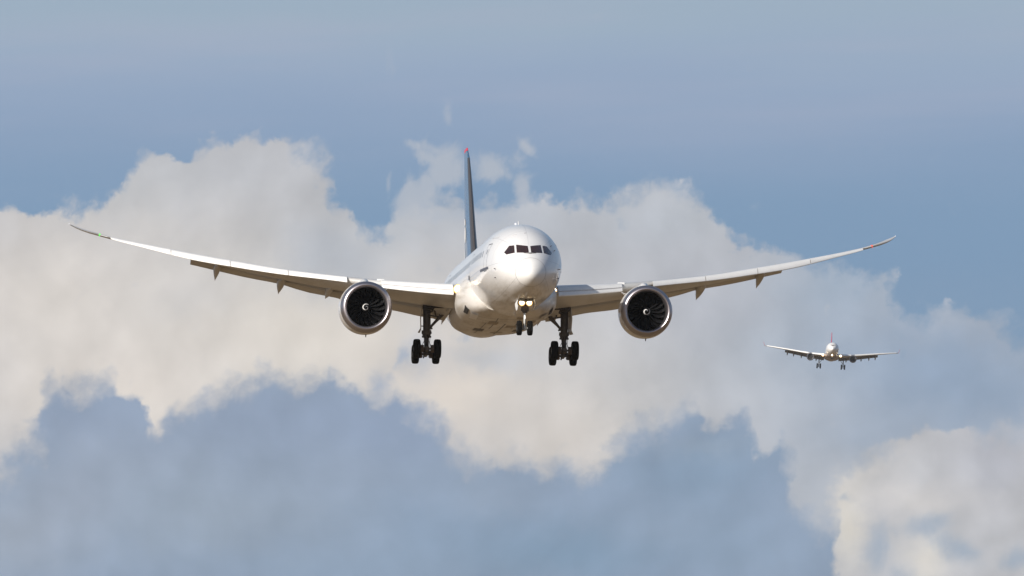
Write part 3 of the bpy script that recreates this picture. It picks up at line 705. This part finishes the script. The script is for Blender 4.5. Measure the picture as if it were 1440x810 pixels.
# -- engines
def engine(side, spin_ph):
    cx, cz = side*9.91, -2.25; s0 = 20.5
    g = MB()
    # fan cowl, lobed a little wider low down
    prof = [(.62, 1.822), (.9, 1.845), (1.4, 1.865), (2.0, 1.87), (2.8, 1.83), (3.6, 1.72), (4.4, 1.56), (4.9, 1.44), (4.9, 1.36), (4.3, 1.42)]
    eng = g.revolve(prof, 72, (cx, s0, cz)).build('engine', M['cowl'], air, off=BASE)
    ep = lambda mb, name, mats, label=None: part(mb, name, mats, eng, label=label)
    lip = [(.62, 1.815), (.38, 1.785), (.20, 1.735), (.08, 1.67), (.015, 1.60), (0, 1.54), (.03, 1.475), (.12, 1.42), (.28, 1.385), (.5, 1.372)]
    ep(MB().revolve(lip, 96, (cx, s0, cz)), 'intake_lip', M['lip'])
    ep(MB().revolve([(.61, 1.806), (.66, 1.812)], 72, (cx, s0, cz)), 'cowl_joint', M['line'])
    ep(MB().revolve([(.5, 1.370), (.9, 1.375), (1.5, 1.39), (1.9, 1.39)], 72, (cx, s0, cz)), 'intake_duct', M['liner'])
    ep(MB().revolve([(1.85, 1.39), (1.85, 0)], 48, (cx, s0, cz)), 'fan_case', M['spin'])
    # fan: eighteen swept, twisted blades on a hub
    f = MB(); NB = 18
    for k in range(NB):
        a0 = 2*math.pi*k/NB + spin_ph; rr = []
        for i in range(9):
            t = i/8; r = .33 + (1.365-.33)*t
            sweep = -.05*math.sin(t*math.pi) + .09*t*t
            tw = R(22) + R(36)*t; ch = .15 + .10*math.sin(t*math.pi*.85+.25); a = a0 + sweep
            cd = Vector((math.cos(a), 0, math.sin(a))); td = Vector((-math.sin(a), 0, math.cos(a)))
            axial = Vector((0, 1, 0)); dirv = axial*math.cos(tw) + td*math.sin(tw); nrm = axial*(-math.sin(tw)) + td*math.cos(tw)
            c = Vector((cx, s0+1.32+.06*t, cz)) + cd*r; th = .020-.012*t
            rr.append([c-dirv*ch, c-dirv*ch*.5+nrm*th*1.6, c+nrm*th*2.2+dirv*ch*.1, c+dirv*ch, c+dirv*ch*.1-nrm*th*.2, c-dirv*ch*.5-nrm*th*.4])
        f.loft(rr)
    ep(f, 'fan', M['fan'])
    sp = ep(MB().revolve([(.62, 0), (.66, .045), (.80, .14), (1.0, .25), (1.22, .345), (1.5, .36)], 40, (cx, s0, cz)), 'spinner', M['spin'])
    sw = MB(); V = []; n = 44; turns = 1.22
    for i in range(n+1):
        t = i/n; a = .8 + side*(-1)*t*turns*2*math.pi*(1) ; r = .235*(1-t)**.75 + .03; wd = .024*math.sin(math.pi*min(1, .12+t*.95))**.5+.006
        yy = lambda r_: s0 + pchip([0, .045, .14, .25, .345], [.62, .66, .80, 1.0, 1.22])(r_) - .012
        V.append([sw.bm.verts.new((cx+q*math.cos(a), yy(q), cz+q*math.sin(a))) for q in (max(.0, r-wd), r+wd)])
    for i in range(n): sw.face((V[i][0], V[i][1], V[i+1][1], V[i+1][0]))
    part(sw, 'spinner_swirl', M['mark'], sp)
    # core nozzle and plug
    ep(MB().revolve([(3.6, 1.05), (4.8, .98), (5.8, .80), (6.4, .62), (6.4, .56), (5.8, .6)], 40, (cx, s0, cz)), 'core_nozzle', M['hot'])
    ep(MB().revolve([(5.6, .45), (6.4, .42), (7.2, .18), (7.6, 0)], 32, (cx, s0, cz)), 'exhaust_plug', M['hot'])
    ep(MB().revolve([(4.2, 1.40), (4.2, .9)], 40, (cx, s0, cz)), 'bypass_backing', M['dark'])
    # pylon
    rr = []
    for s_, w, z0, z1 in ((s0+1.9, .12, cz+1.70, cz+1.92), (s0+2.8, .30, cz+1.60, cz+2.16), (s0+4.2, .34, cz+1.3, -.15+.05), (s0+6.2, .34, cz+.7, -.05), (s0+8.2, .28, cz+1.0, -.2), (s0+10.2, .05, -.75, -.45)):
        rr.append([(cx+w*math.sin(2*math.pi*k/20), s_, (z0+z1)/2+(z1-z0)/2*math.cos(2*math.pi*k/20)) for k in range(20)])
    ep(MB().loft(rr), 'pylon', M['cowl'])
    # chines on the upper cowl, drain mast below
    for q, nm in ((-1, 1), (1, 1)):
        a = R(90-q*side*48) if q == 1 else None
        if a is None: continue
        # inboard chine
        a = math.atan2(math.sin(R(42)), -side*math.cos(R(42)))
        d = Vector((math.cos(a), 0, math.sin(a))); p0 = Vector((cx, s0+1.2, cz))+d*1.84; p1 = Vector((cx, s0+2.9, cz))+d*1.81
        tp = Vector((cx, s0+2.6, cz))+d*2.16
        ep(MB().plate([p0, p1, tp], .03, d.cross(Vector((0, 1, 0)))), 'nacelle_chine', M['cowl'])
    ep(MB().tube((cx+.1, s0+2.2, cz-1.84), (cx+.1, s0+2.35, cz-2.0), .05, .03, 8), 'drain_mast', M['strut'])
    # shaped fairing where the slat meets the pylon
    ep(MB().box((cx-side*1.35, s0+6.1, .02), (.5, .8, .16), None, .05), 'slat_gap_fairing', M['slat'])
    return eng
engine(-1, .35); engine(1, 1.15)

# -- tail
def fin():
    # leading edge from (47.5, 2.6) to (59.6, 12.1); swept trailing edge
    rr = []; zz = [1.6, 2.9, 4, 6, 8, 10, 11.3, 11.85, 12.1]
    le = pchip([1.6, 2.9, 4, 6, 10, 11.3, 12.1], [46.2, 49.3, 50.6, 52.4, 55.9, 57.15, 58.6]); te = pchip([1.6, 12.1], [59.6, 61.6])
    th = pchip([1.6, 2.9, 11.3, 12.1], [.84, .68, .22, .10])
    def ring(z, c0, c1, grow=0):
        out = []
        up_ = [(0, 0), (.008, .14), (.03, .27), (.08, .40), (.18, .49), (.32, .5), (.5, .42), (.7, .26), (.88, .1), (1, .01)]
        pts = [(c, h) for c, h in up_ if c0 <= c <= c1]
        pr = [(c, h) for c, h in pts] + [(c, -h) for c, h in reversed(pts) if not (c == 0)]
        a, b, t = le(z), te(z), th(z)
        return [((h*t)*(1+grow), a+(b-a)*c - (grow*.3 if c < .09 else 0), z) for c, h in pr]
    f = part(MB().loft([ring(z, 0, 1) for z in zz[:-1]]), 'tail_fin', M['blue'])
    part(MB().loft([[(x*1.05, y-.03, z) for x, y, z in ring(q, 0, .09)] for q in (2.0, 2.9, 4, 6, 8, 10, 11.25)]), 'leading_edge', M['finedge'], f)
    part(MB().loft([ring(z, 0, 1) for z in (11.87, 12.0, 12.1)]), 'fin_cap', M['redtip'], f)
    # white emblem on each side (rounded feather shapes)
    for sd in (-1, 1):
        def sp_(y, z):
            a, b, t = le(z), te(z), th(z); c = (y-a)/(b-a)
            h = pchip([0, .008, .03, .08, .18, .32, .5, .7, .88, 1], [0, .14, .27, .40, .49, .5, .42, .26, .1, .01])(c)
            return Vector((sd*(h*t+.03), y, z))
        e = MB()
        for (yc, zc, ry, rz) in ((58.6, 6.55, 1.5, .26), (58.2, 5.6, 1.9, .62), (59.6, 3.9, .35, .8)):
            c = e.bm.verts.new(sp_(yc, zc)); rim = [e.bm.verts.new(sp_(yc+ry*math.cos(2*math.pi*i/20)*.9, zc+rz*math.sin(2*math.pi*i/20)+.12*math.cos(2*math.pi*i/20))) for i in range(20)]
            for i in range(20): e.face((c, rim[i], rim[(i+1) % 20]))
        part(e, 'tail_emblem', M['mark'], f)
fin()
for side in (-1, 1):
    rr = []
    for X, a, b, z, t in ((0.6, 53.2, 59.8, .9, .75), (1.6, 54.0, 60.0, .95, .62), (5, 56.6, 60.9, 1.25, .42), (9, 59.7, 61.9, 1.6, .22), (9.9, 60.8, 62.3, 1.68, .08)):
        rr.append([(side*X, a+(b-a)*c, z+t*h*.9) for c, h in AF+AL])
    part(MB().loft(rr), 'tailplane', M['wing'])

# -- landing gear
def wheel(name, parent, loc, r, w, label=None):
    """tyre with rounded shoulders and a dished rim; axle along x"""
    prof = [(-w*.5, r*.60), (-w*.5, r*.80), (-w*.46, r*.90), (-w*.36, r*.975), (-w*.18, r), (-w*.16, r*.985), (-w*.13, r), (0, r), (w*.13, r), (w*.16, r*.985), (w*.18, r), (w*.36, r*.975), (w*.46, r*.90), (w*.5, r*.80), (w*.5, r*.60), (w*.42, r*.54)]
    wh = MB().revolve([(-w*.42, r*.54)]+prof+[(-w*.42, r*.54)], 40, axis='X').build(name, M['tyre'], parent, loc=tuple(Vector(loc)), off=(0, 0, 0), label=label)
    rim = MB().revolve([(-w*.44, 0), (-w*.44, r*.16), (-w*.26, r*.2), (-w*.22, r*.42), (-w*.44, r*.56), (-w*.40, r*.56), (w*.40, r*.56), (w*.44, r*.56), (w*.22, r*.42), (w*.26, r*.2), (w*.44, r*.16), (w*.44, 0)], 28, axis='X')
    rim.build('rim', M['rim'], wh)
    return wh
def wheel_copy(src, parent, loc):
    c = src.copy(); COL.objects.link(c); c.parent = parent; c.location = loc
    for ch in src.children:
        d = ch.copy(); COL.objects.link(d); d.parent = c
    return c

def main_gear(side):
    gx, gs, gz = side*4.92, 31.0, -4.72
    org = Vector((gx, gs, gz)); o = org - BASE
    g = MB()
    P = lambda x, y, z: Vector((x, y, z)) + org
    g.tube(P(0, 0, 3.5), P(0, 0, 1.35), .27, .25, 20)            # outer cylinder
    g.tube(P(0, 0, 1.5), P(0, 0, 1.25), .36, .33, 20); g.tube(P(0, 0, 1.25), P(0, 0, .95), .33, .20, 20)
    g.tube(P(0, -.02, 1.0), P(0, -.02, -.02), .155, .155, 18)     # oleo
    g.tube(P(0, 0, .25), P(0, 0, -.15), .23, .25, 18)
    g.tube(P(-.36, -.1, 1.33), P(.36, -.1, 1.33), .07, .07, 10)
    # torque links and hydraulic lines
    g.tube(P(0, -.28, 1.15), P(0, -.62, .62), .07, .05, 8); g.tube(P(0, -.62, .62), P(0, -.25, .12), .05, .07, 8)
    for q in (-.20, .16, .24):
        g.tube(P(q, -.24, 3.2), P(q*1.1, -.26, 1.4), .022, .022, 6); g.tube(P(q*1.1, -.26, 1.4), P(q*.8, -.34, .3), .018, .018, 6)
    g.tube(P(-.1, -.28, .9), P(-.32, -.3, .45), .02, .02, 6); g.tube(P(.12, -.28, .8), P(.3, -.3, .4), .02, .02, 6)
    g.tube(P(.22*-side, -.05, 1.72), P(.42*-side, -.05, 1.62), .10, .06, 8)
    for q in (-1, 1): g.box(P(q*.27, -.1, 1.05), (.12, .2, .14), None, .03)
    gear = g.build('main_landing_gear', M['strut'], air, loc=None, off=BASE)
    ga = lambda mb, name, mats, label=None: part(mb, name, mats, gear, label=label)
    # bogie beam, rear wheels hang lower
    tilt = R(12); fy, fz = -.76*math.cos(tilt), .76*math.sin(tilt)
    b = MB(); b.tube(P(0, fy-.18, fz+.04), P(0, -fy+.18, -fz-.04), .16, .16, 14)
    for sgn in (1, -1):
        b.tube(P(-.95, sgn*fy, sgn*fz), P(.95, sgn*fy, sgn*fz), .085, .085, 12)
    b.box(P(0, 0, -.12), (.3, .6, .3), None, .05)
    bog = ga(b, 'bogie_beam', M['strut'])
    for sgn in (1, -1):
        for q in (-1, 1):
            br = MB().tube(P(q*.26, sgn*fy, sgn*fz), P(q*.50, sgn*fy, sgn*fz), .27, .29, 18)
            for k in range(5):
                a = 2*math.pi*k/5+.3; br.tube(P(q*.22, sgn*fy+.2*math.cos(a), sgn*fz+.2*math.sin(a)), P(q*.3, sgn*fy+.2*math.cos(a), sgn*fz+.2*math.sin(a)), .05, .05, 8)
            ga(br, 'brake', M['brake'])
    for k in (-.2, .2): ga(MB().tube(P(k, fy+.1, -.30), P(k*1.3, fy+.1, -.52), .06, .05, 8), 'steering_link', M['strut'])
    first = None
    for sgn in (1, -1):
        for q in (-1, 1):
            loc = P(q*.735, sgn*fy, sgn*fz) - BASE
            if first is None: first = wheel('wheel', gear, loc, .685, .50)
            else: wheel_copy(first, gear, loc)
    # side brace up to the fuselage, with its lock links
    s_ = MB(); A = Vector((side*3.25, 30.6, -1.65)); Bm = Vector((side*4.0, 30.7, -2.25)); Bb = Vector((side*4.62, 30.85, -2.95))
    s_.tube(A, Bm, .12, .10, 10); s_.tube(Bm, Bb, .12, .09, 10); s_.tube(A+Vector((0, .9, 0)), Bb, .07, .06, 8)
    s_.tube(Bm, Vector((side*4.72, 30.8, -2.15)), .05, .05, 8); s_.tube(Vector((side*4.05, 30.6, -1.5)), Bm, .05, .05, 8)
    for k in range(4): s_.tube(A+(Bb-A)*(.2+.2*k), A+(Bb-A)*(.2+.2*k)+Vector((side*.07, -.1, -.12)), .035, .03, 6)
    ga(s_, 'side_brace', M['strut'])
    t_ = MB(); t_.tube(Vector((side*4.9, 30.75, -2.05)), Vector((side*4.2, 30.5, -1.65)), .07, .06, 8); t_.tube(Vector((side*4.45, 30.4, -1.5)), Vector((side*4.3, 30.5, -2.2)), .09, .05, 8)
    t_.tube(Vector((side*4.2, 30.3, -1.55)), Vector((side*3.6, 30.3, -1.6)), .08, .08, 8); t_.box((side*4.92, 30.75, -1.6), (.62, .5, .35), None, .08)
    ga(t_, 'retraction_linkage', M['strut'])
    # well as a dark patch in place of its shade, and doors
    w = MB(); zt = -1.62
    w.loft([[(side*(4.45+.8*math.cos(2*math.pi*i/24)), 30.2+1.5*math.sin(2*math.pi*i/24), z_) for i in range(24)] for z_ in (-1.45, -1.72)])
    ga(w, 'wheel_well', M['dark'])
    d = MB(); d.plate([(side*3.5, 29.3, -1.75), (side*4.45, 29.3, -1.72), (side*4.5, 31.6, -1.9), (side*4.35, 31.7, -2.35), (side*3.62, 31.6, -2.45)], .05, (0, -.3, 1))
    ga(d, 'inner_gear_door', M['door'])
    d = MB(); xo = side*5.30
    T_ = lambda x, y, z: (x-side*.085*(y-31), y, z)              # doors toe in slightly
    d.loft([[T_(xo-side*.05, 30.1, -1.45), T_(xo-side*.05, 32.0, -1.45), T_(xo+side*.0, 32.0, -1.45), T_(xo+side*.0, 30.1, -1.45)],
            [T_(xo+side*.02, 30.2, -2.3), T_(xo+side*.02, 31.9, -2.3), T_(xo+side*.08, 31.9, -2.3), T_(xo+side*.08, 30.2, -2.3)],
            [T_(xo+side*.0, 30.4, -3.1), T_(xo+side*.0, 31.7, -3.1), T_(xo+side*.06, 31.7, -3.1), T_(xo+side*.06, 30.4, -3.1)],
            [T_(xo+side*.10, 30.7, -3.38), T_(xo+side*.10, 31.4, -3.38), T_(xo+side*.24, 31.4, -3.36), T_(xo+side*.24, 30.7, -3.36)]])
    d.tube(P(side*.2, 0, 2.6), (xo, 31, -2.1), .05, .05, 8); d.tube(P(side*.2, 0, 1.8), (xo, 31, -2.9), .04, .04, 8)
    ga(d, 'outer_gear_door', M['door'])
main_gear(-1); main_gear(1)

# nose gear
gs, gz = 5.5, -4.55
g = MB(); P = lambda x, y, z: Vector((x, y+gs, z))
g.tube(P(0, .25, -2.3), P(0, .05, -3.45), .16, .16, 16); g.box(P(0, -.08, -3.22), (.44, .34, .42), None, .09)
for q in (-1, 1):
    g.tube(P(q*.16, .1, -2.6), P(q*.36, .5, -2.1), .05, .05, 8); g.tube(P(q*.2, -.22, -3.1), P(q*.24, -.2, -3.4), .06, .05, 8)
    g.tube(P(q*.12, -.1, -2.85), P(q*.26, -.12, -2.75), .035, .035, 6)
g.tube(P(0, -.15, -3.4), P(0, -.15, -3.52), .2, .15, 14)
ng = part(g, 'nose_landing_gear', M['strut'])
st = MB(); st.tube(P(0, .03, -3.4), P(0, 0, gz+.1), .075, .075, 14); st.tube(P(0, -.22, -3.55), P(0, -.34, -3.95), .04, .035, 8); st.tube(P(0, -.34, -3.95), P(0, -.16, -4.38), .035, .04, 8)
st.tube(P(-.42, 0, gz), P(.42, 0, gz), .06, .06, 12); st.tube(P(0, 0, gz+.22), P(0, 0, gz-.14), .13, .14, 14); st.tube(P(0, -.16, gz+.05), P(0, -.16, gz-.12), .05, .05, 8)
part(st, 'oleo_strut', M['strutl'], ng)
nw = None
for q in (-1, 1):
    loc = P(q*.37, 0, gz) - BASE
    if nw is None: nw = wheel('wheel', ng, loc, .51, .36)
    else: wheel_copy(nw, ng, loc)
for q in (-1, 1):
    h = part(MB().revolve([(.1, 0), (.08, .12), (-.02, .225), (-.05, .23), (-.05, .0)], 20, P(q*.255, -.62, -2.84)), 'landing_light', M['lampglare'], ng)
    part(MB().revolve([(-.1, 0), (-.08, .11), (-.05, .16), (-.045, .16)], 20, P(q*.255, -.62, -2.83)), 'lamp_bulb', M['lamp'], h)
for q in (-1, 1):
    d = MB(); yy = (-1.3, -.6, .1, .5)
    rr = []
    for k, (y_, z1) in enumerate(((-1.25, -3.12), (-.9, -3.32), (-.2, -3.36), (.35, -3.30))):
        zt = -2.62
        rr.append([P(q*.60, y_, zt), P(q*.66, y_, zt-.3), P(q*.58, y_, z1), P(q*.555, y_, z1), P(q*.625, y_, zt-.3), P(q*.57, y_, zt)])
    d.loft(rr); part(d, 'nose_gear_door', M['mark'] if q < 0 else M['door'], ng)  # sunlit left door coloured white, the other greyer
    d = MB().tube(P(q*.15, .2, -2.9), P(q*.58, .2, -2.9), .03, .03, 6); part(d, 'door_rod', M['strut'], ng)
w = MB(); V = []
for i in range(13):
    s_ = 3.7+2.9*i/12; t_, b_, w_ = fus(s_); hw = .50 if 0 < i < 12 else .40
    V.append([w.bm.verts.new((x, s_, (t_+b_)/2-(t_-b_)/2*math.sqrt(1-(x/w_)**2)-.015)) for x in (-hw, -hw/2, 0, hw/2, hw)])
for i in range(12):
    for j in range(4): w.face((V[i][j], V[i][j+1], V[i+1][j+1], V[i+1][j]))
part(w, 'wheel_well', M['dark'], ng)  # dark sheet over the skin painted as the well's shade

# ================================================================ FAR AIRLINER
ZF = 4722.0
air2 = empty('airliner', 'small distant airliner at the lower right, red tail, three lights lit', 'airplane',
             aircraft_matrix(((1170.6-720)/FPX*ZF, (405-491.0)/FPX*ZF, ZF), (.012, -.088, 1.0), .056, BASE))
def p2(mb, name, mats, parent=None, label=None): return mb.build(name, mats, parent or air2, off=BASE, label=label)
F2 = [(0,-.7,-.7,0),(.3,-.2,-1.2,.5),(1,.3,-1.6,1.05),(2,.95,-2.0,1.6),(3.2,1.7,-2.35,2.05),(4.5,2.25,-2.6,2.4),(6.5,2.68,-2.8,2.7),(9,2.82,-2.82,2.82),(42,2.82,-2.82,2.82),(48,2.8,-2.2,2.5),(54,2.6,-.9,1.7),(59,2.3,.3,.9),(62.5,1.9,1.2,.3)]
def cyl2(s0, s1, n=40):
    q = [math.sqrt(r[0]) for r in F2]; a, b, c = (pchip(q, [r[k] for r in F2]) for k in (1, 2, 3))
    rr = []
    for i in range(n+1):
        k = math.sqrt(s0)+(math.sqrt(s1)-math.sqrt(s0))*i/n; t, bt, w = a(k), b(k), c(k)
        rr.append([(0, k*k, t)] if w < 1e-4 else [(w*math.sin(2*math.pi*j/32), k*k, (t+bt)/2+(t-bt)/2*math.cos(2*math.pi*j/32)) for j in range(32)])
    return MB().loft(rr)
f2 = p2(cyl2(0, 62.5), 'fuselage', M['white2'])
for sx in (-1, 1):
    p2(MB().plate([(sx*.05, 2.25, 1.22), (sx*.9, 2.7, 1.22), (sx*1.5, 3.6, 1.15), (sx*1.45, 3.2, .75), (sx*.85, 2.2, .72), (sx*.05, 1.8, .72)], .15, (0, -1, .25)), 'cockpit_window', M['glass'], f2)
p2(MB().loft([sup(w, h, c, s, 2.5, 32) for s, w, h, c in ((15, 1.9, .6, -2.1), (18, 2.9, 1.2, -2.1), (22, 3.3, 1.45, -2.0), (30, 3.3, 1.4, -2.05), (36, 2.8, 1.1, -2.0), (40, 1.5, .5, -2.3))]), 'belly_fairing', M['belly2'])
g2L = pchip([2.5, 10, 28.5, 29.6], [19.5, 25.0, 36.8, 38.2]); g2T = pchip([2.5, 10, 28.5, 29.6], [33.8, 34.2, 39.6, 40.2]); g2Z = pchip([2.5, 9.4, 18, 29.6], [-1.75, -1.0, .4, 2.3])
for side in (-1, 1):
    rr = []
    for X in (2.2, 5, 8, 10, 14, 18, 22, 26, 29, 29.6):
        a, b, z = g2L(X), g2T(X), g2Z(X); t = .10*(b-a)
        rr.append([(side*X, a+(b-a)*c, z-.012*(b-a)*c+t*h) for c, h in AF+AL])
    w2 = p2(MB().loft(rr), 'wing', M['wing2'])
    for x0, x1 in ((3.4, 8.6), (10.2, 28.6)):
        rr = []
        for i in range(7):
            X = x0+(x1-x0)*i/6; k = .9-.45*(X/28); z = g2Z(X)-.42*k; rr.append([(side*X, g2L(X)+a*k, z+b*k) for a, b in SLP])
        p2(MB().loft(rr), 'slat', M['slat'], w2)
    for x0, x1 in ((3.2, 9.6), (9.9, 20.5)):
        rr = []
        for i in range(7):
            X = x0+(x1-x0)*i/6; c = 3.0-.07*X; s1 = g2T(X)+1.3; ca, sa = math.cos(R(28)), math.sin(R(28)); z1 = g2Z(X)-1.45+.02*X
            rr.append([(side*X, s1-c*ca+c*(a*ca+b*sa), z1+c*sa+c*(-a*sa+b*ca)) for a, b in FLP])
        p2(MB().loft(rr), 'flap', M['flap2'], w2)
    for X in (6.6, 13.2, 16.6, 19.4):
        z = g2Z(X); s_ = g2T(X)
        p2(MB().loft([[(side*X+w*math.sin(k*math.pi/5), y, zc+h*math.cos(k*math.pi/5)) for k in range(10)] for y, w, h, zc in ((s_-3.5, .05, .05, z-.5), (s_-2, .28, .35, z-.75), (s_, .3, .45, z-1.3), (s_+1.4, .24, .36, z-1.75), (s_+2.6, .03, .03, z-2.2))]), 'flap_track_fairing', M['flap2'], w2)
    p2(MB().loft([[(side*x, y0, z), (side*(x+.09), y0+.2*(y1-y0), z), (side*x, y1, z), (side*(x-.09), y0+.3*(y1-y0), z)] for x, y0, y1, z in ((29.5, 37.8, 40.3, 2.25), (29.8, 38.9, 40.7, 3.1), (30.15, 40.1, 41.1, 4.1))]), 'winglet', M['red2'], w2)
    e = p2(MB().revolve([(0, 1.25), (-.05, 1.38), (.1, 1.5), (.7, 1.62), (1.8, 1.62), (3.5, 1.4), (4.8, 1.1), (5.8, .6)], 32, (side*9.37, 18.9, -3.05)), 'engine', M['cowl2'])
    p2(MB().revolve([(0, 1.27), (.9, 1.27), (.9, .3), (.4, 0)], 32, (side*9.37, 18.9, -3.05)), 'fan', M['dark'], e)
    p2(MB().loft([[(side*9.37+x, y, z) for x, z in ((-.22, z0), (.22, z0), (.22, z1), (-.22, z1))] for y, z0, z1 in ((20.8, -1.6, -1.3), (23.5, -1.9, -.9), (28, -1.8, -1.0))]), 'pylon', M['cowl2'], e)
    # gear
    gx = side*5.34; org = Vector((gx, 30.6, -6.0))
    g = MB().tube(org+Vector((0, 0, 4.2)), org, .24, .2, 10).tube(org+Vector((-side*.1, 0, 1.2)), org+Vector((-side*1.8, 0, 3.5)), .10, .10, 8).tube(org+Vector((0, -.95, .35)), org+Vector((0, .95, -.35)), .16, .16, 8)
    for y, z in ((-.9, .35), (.9, -.35)): g.tube(org+Vector((-.8, y, z)), org+Vector((.8, y, z)), .10, .10, 8)
    gg = p2(g, 'main_landing_gear', M['strut'])
    first = None
    for y, z in ((-.9, .35), (.9, -.35)):
        for q in (-1, 1):
            loc = org+Vector((q*.70, y, z))-BASE
            if first is None: first = wheel('wheel', gg, loc, .72, .62)
            else: wheel_copy(first, gg, loc)
    l = p2(MB().revolve([(-.3, 0), (-.1, .50), (.3, .52)], 16, (side*3.9, 19.0, -2.1)), 'landing_light', M['lampglare'])
    p2(MB().revolve([(-.4, 0), (-.25, .36), (.1, .38)], 16, (side*3.9, 18.8, -2.08)), 'lamp_bulb', M['lamp'], l)
    rr = []
    for X, a, b, z, t in ((.6, 53.5, 58.8, 1.0, .6), (9.5, 59.0, 61.0, 1.9, .15)): rr.append([(side*X, a+(b-a)*c, z+t*h) for c, h in AF+AL])
    p2(MB().loft(rr), 'tailplane', M['wing2'])
g = MB().tube((0, 6.7, -2.4), (0, 6.5, -4.3), .13, .12, 10).tube((-.4, 6.5, -4.3), (.4, 6.5, -4.3), .07, .07, 8)
n2 = p2(g, 'nose_landing_gear', M['strut']); nw = wheel('wheel', n2, Vector((-.36, 6.5, -4.3))-BASE, .5, .34); wheel_copy(nw, n2, Vector((.36, 6.5, -4.3))-BASE)
l = p2(MB().revolve([(-.2, 0), (-.1, .36), (.2, .4)], 16, (0, 6.2, -3.0)), 'landing_light', M['lampglare'], n2)
p2(MB().revolve([(-.3, 0), (-.2, .24), (.1, .25)], 16, (0, 6.1, -3.0)), 'lamp_bulb', M['lamp'], l)
fn = p2(MB().loft([[(h*t, a+(b-a)*c, z) for c, h in AF+[(q[0], -q[1]) for q in reversed(AF[1:-1])]] for z, a, b, t in ((1.8, 48.5, 58.8, .85), (2.8, 50.5, 59.2, .72), (11.0, 57.0, 61.6, .35), (11.5, 57.6, 61.7, .15))]), 'tail_fin', M['red2'])

# ---------------------------------------------------------------- the air between: fades the far airliner
def haze():
    mb = MB(); mb.box((0, 0, 119.0), (130000, 130000, 240.0))
    o = mb.build('haze', [])
    m = bpy.data.materials.new('thin_haze'); m.use_nodes = True; t = m.node_tree; t.nodes.clear()
    v = t.nodes.new('ShaderNodeVolumePrincipled'); v.inputs['Color'].default_value = (0.86, 0.92, 1.0, 1); v.inputs['Density'].default_value = HAZE_DENSITY
    v.inputs['Anisotropy'].default_value = 0.0
    out = t.nodes.new('ShaderNodeOutputMaterial'); t.links.new(v.outputs[0], out.inputs['Volume'])
    o.data.materials.append(m); o['kind'] = 'stuff'
haze()
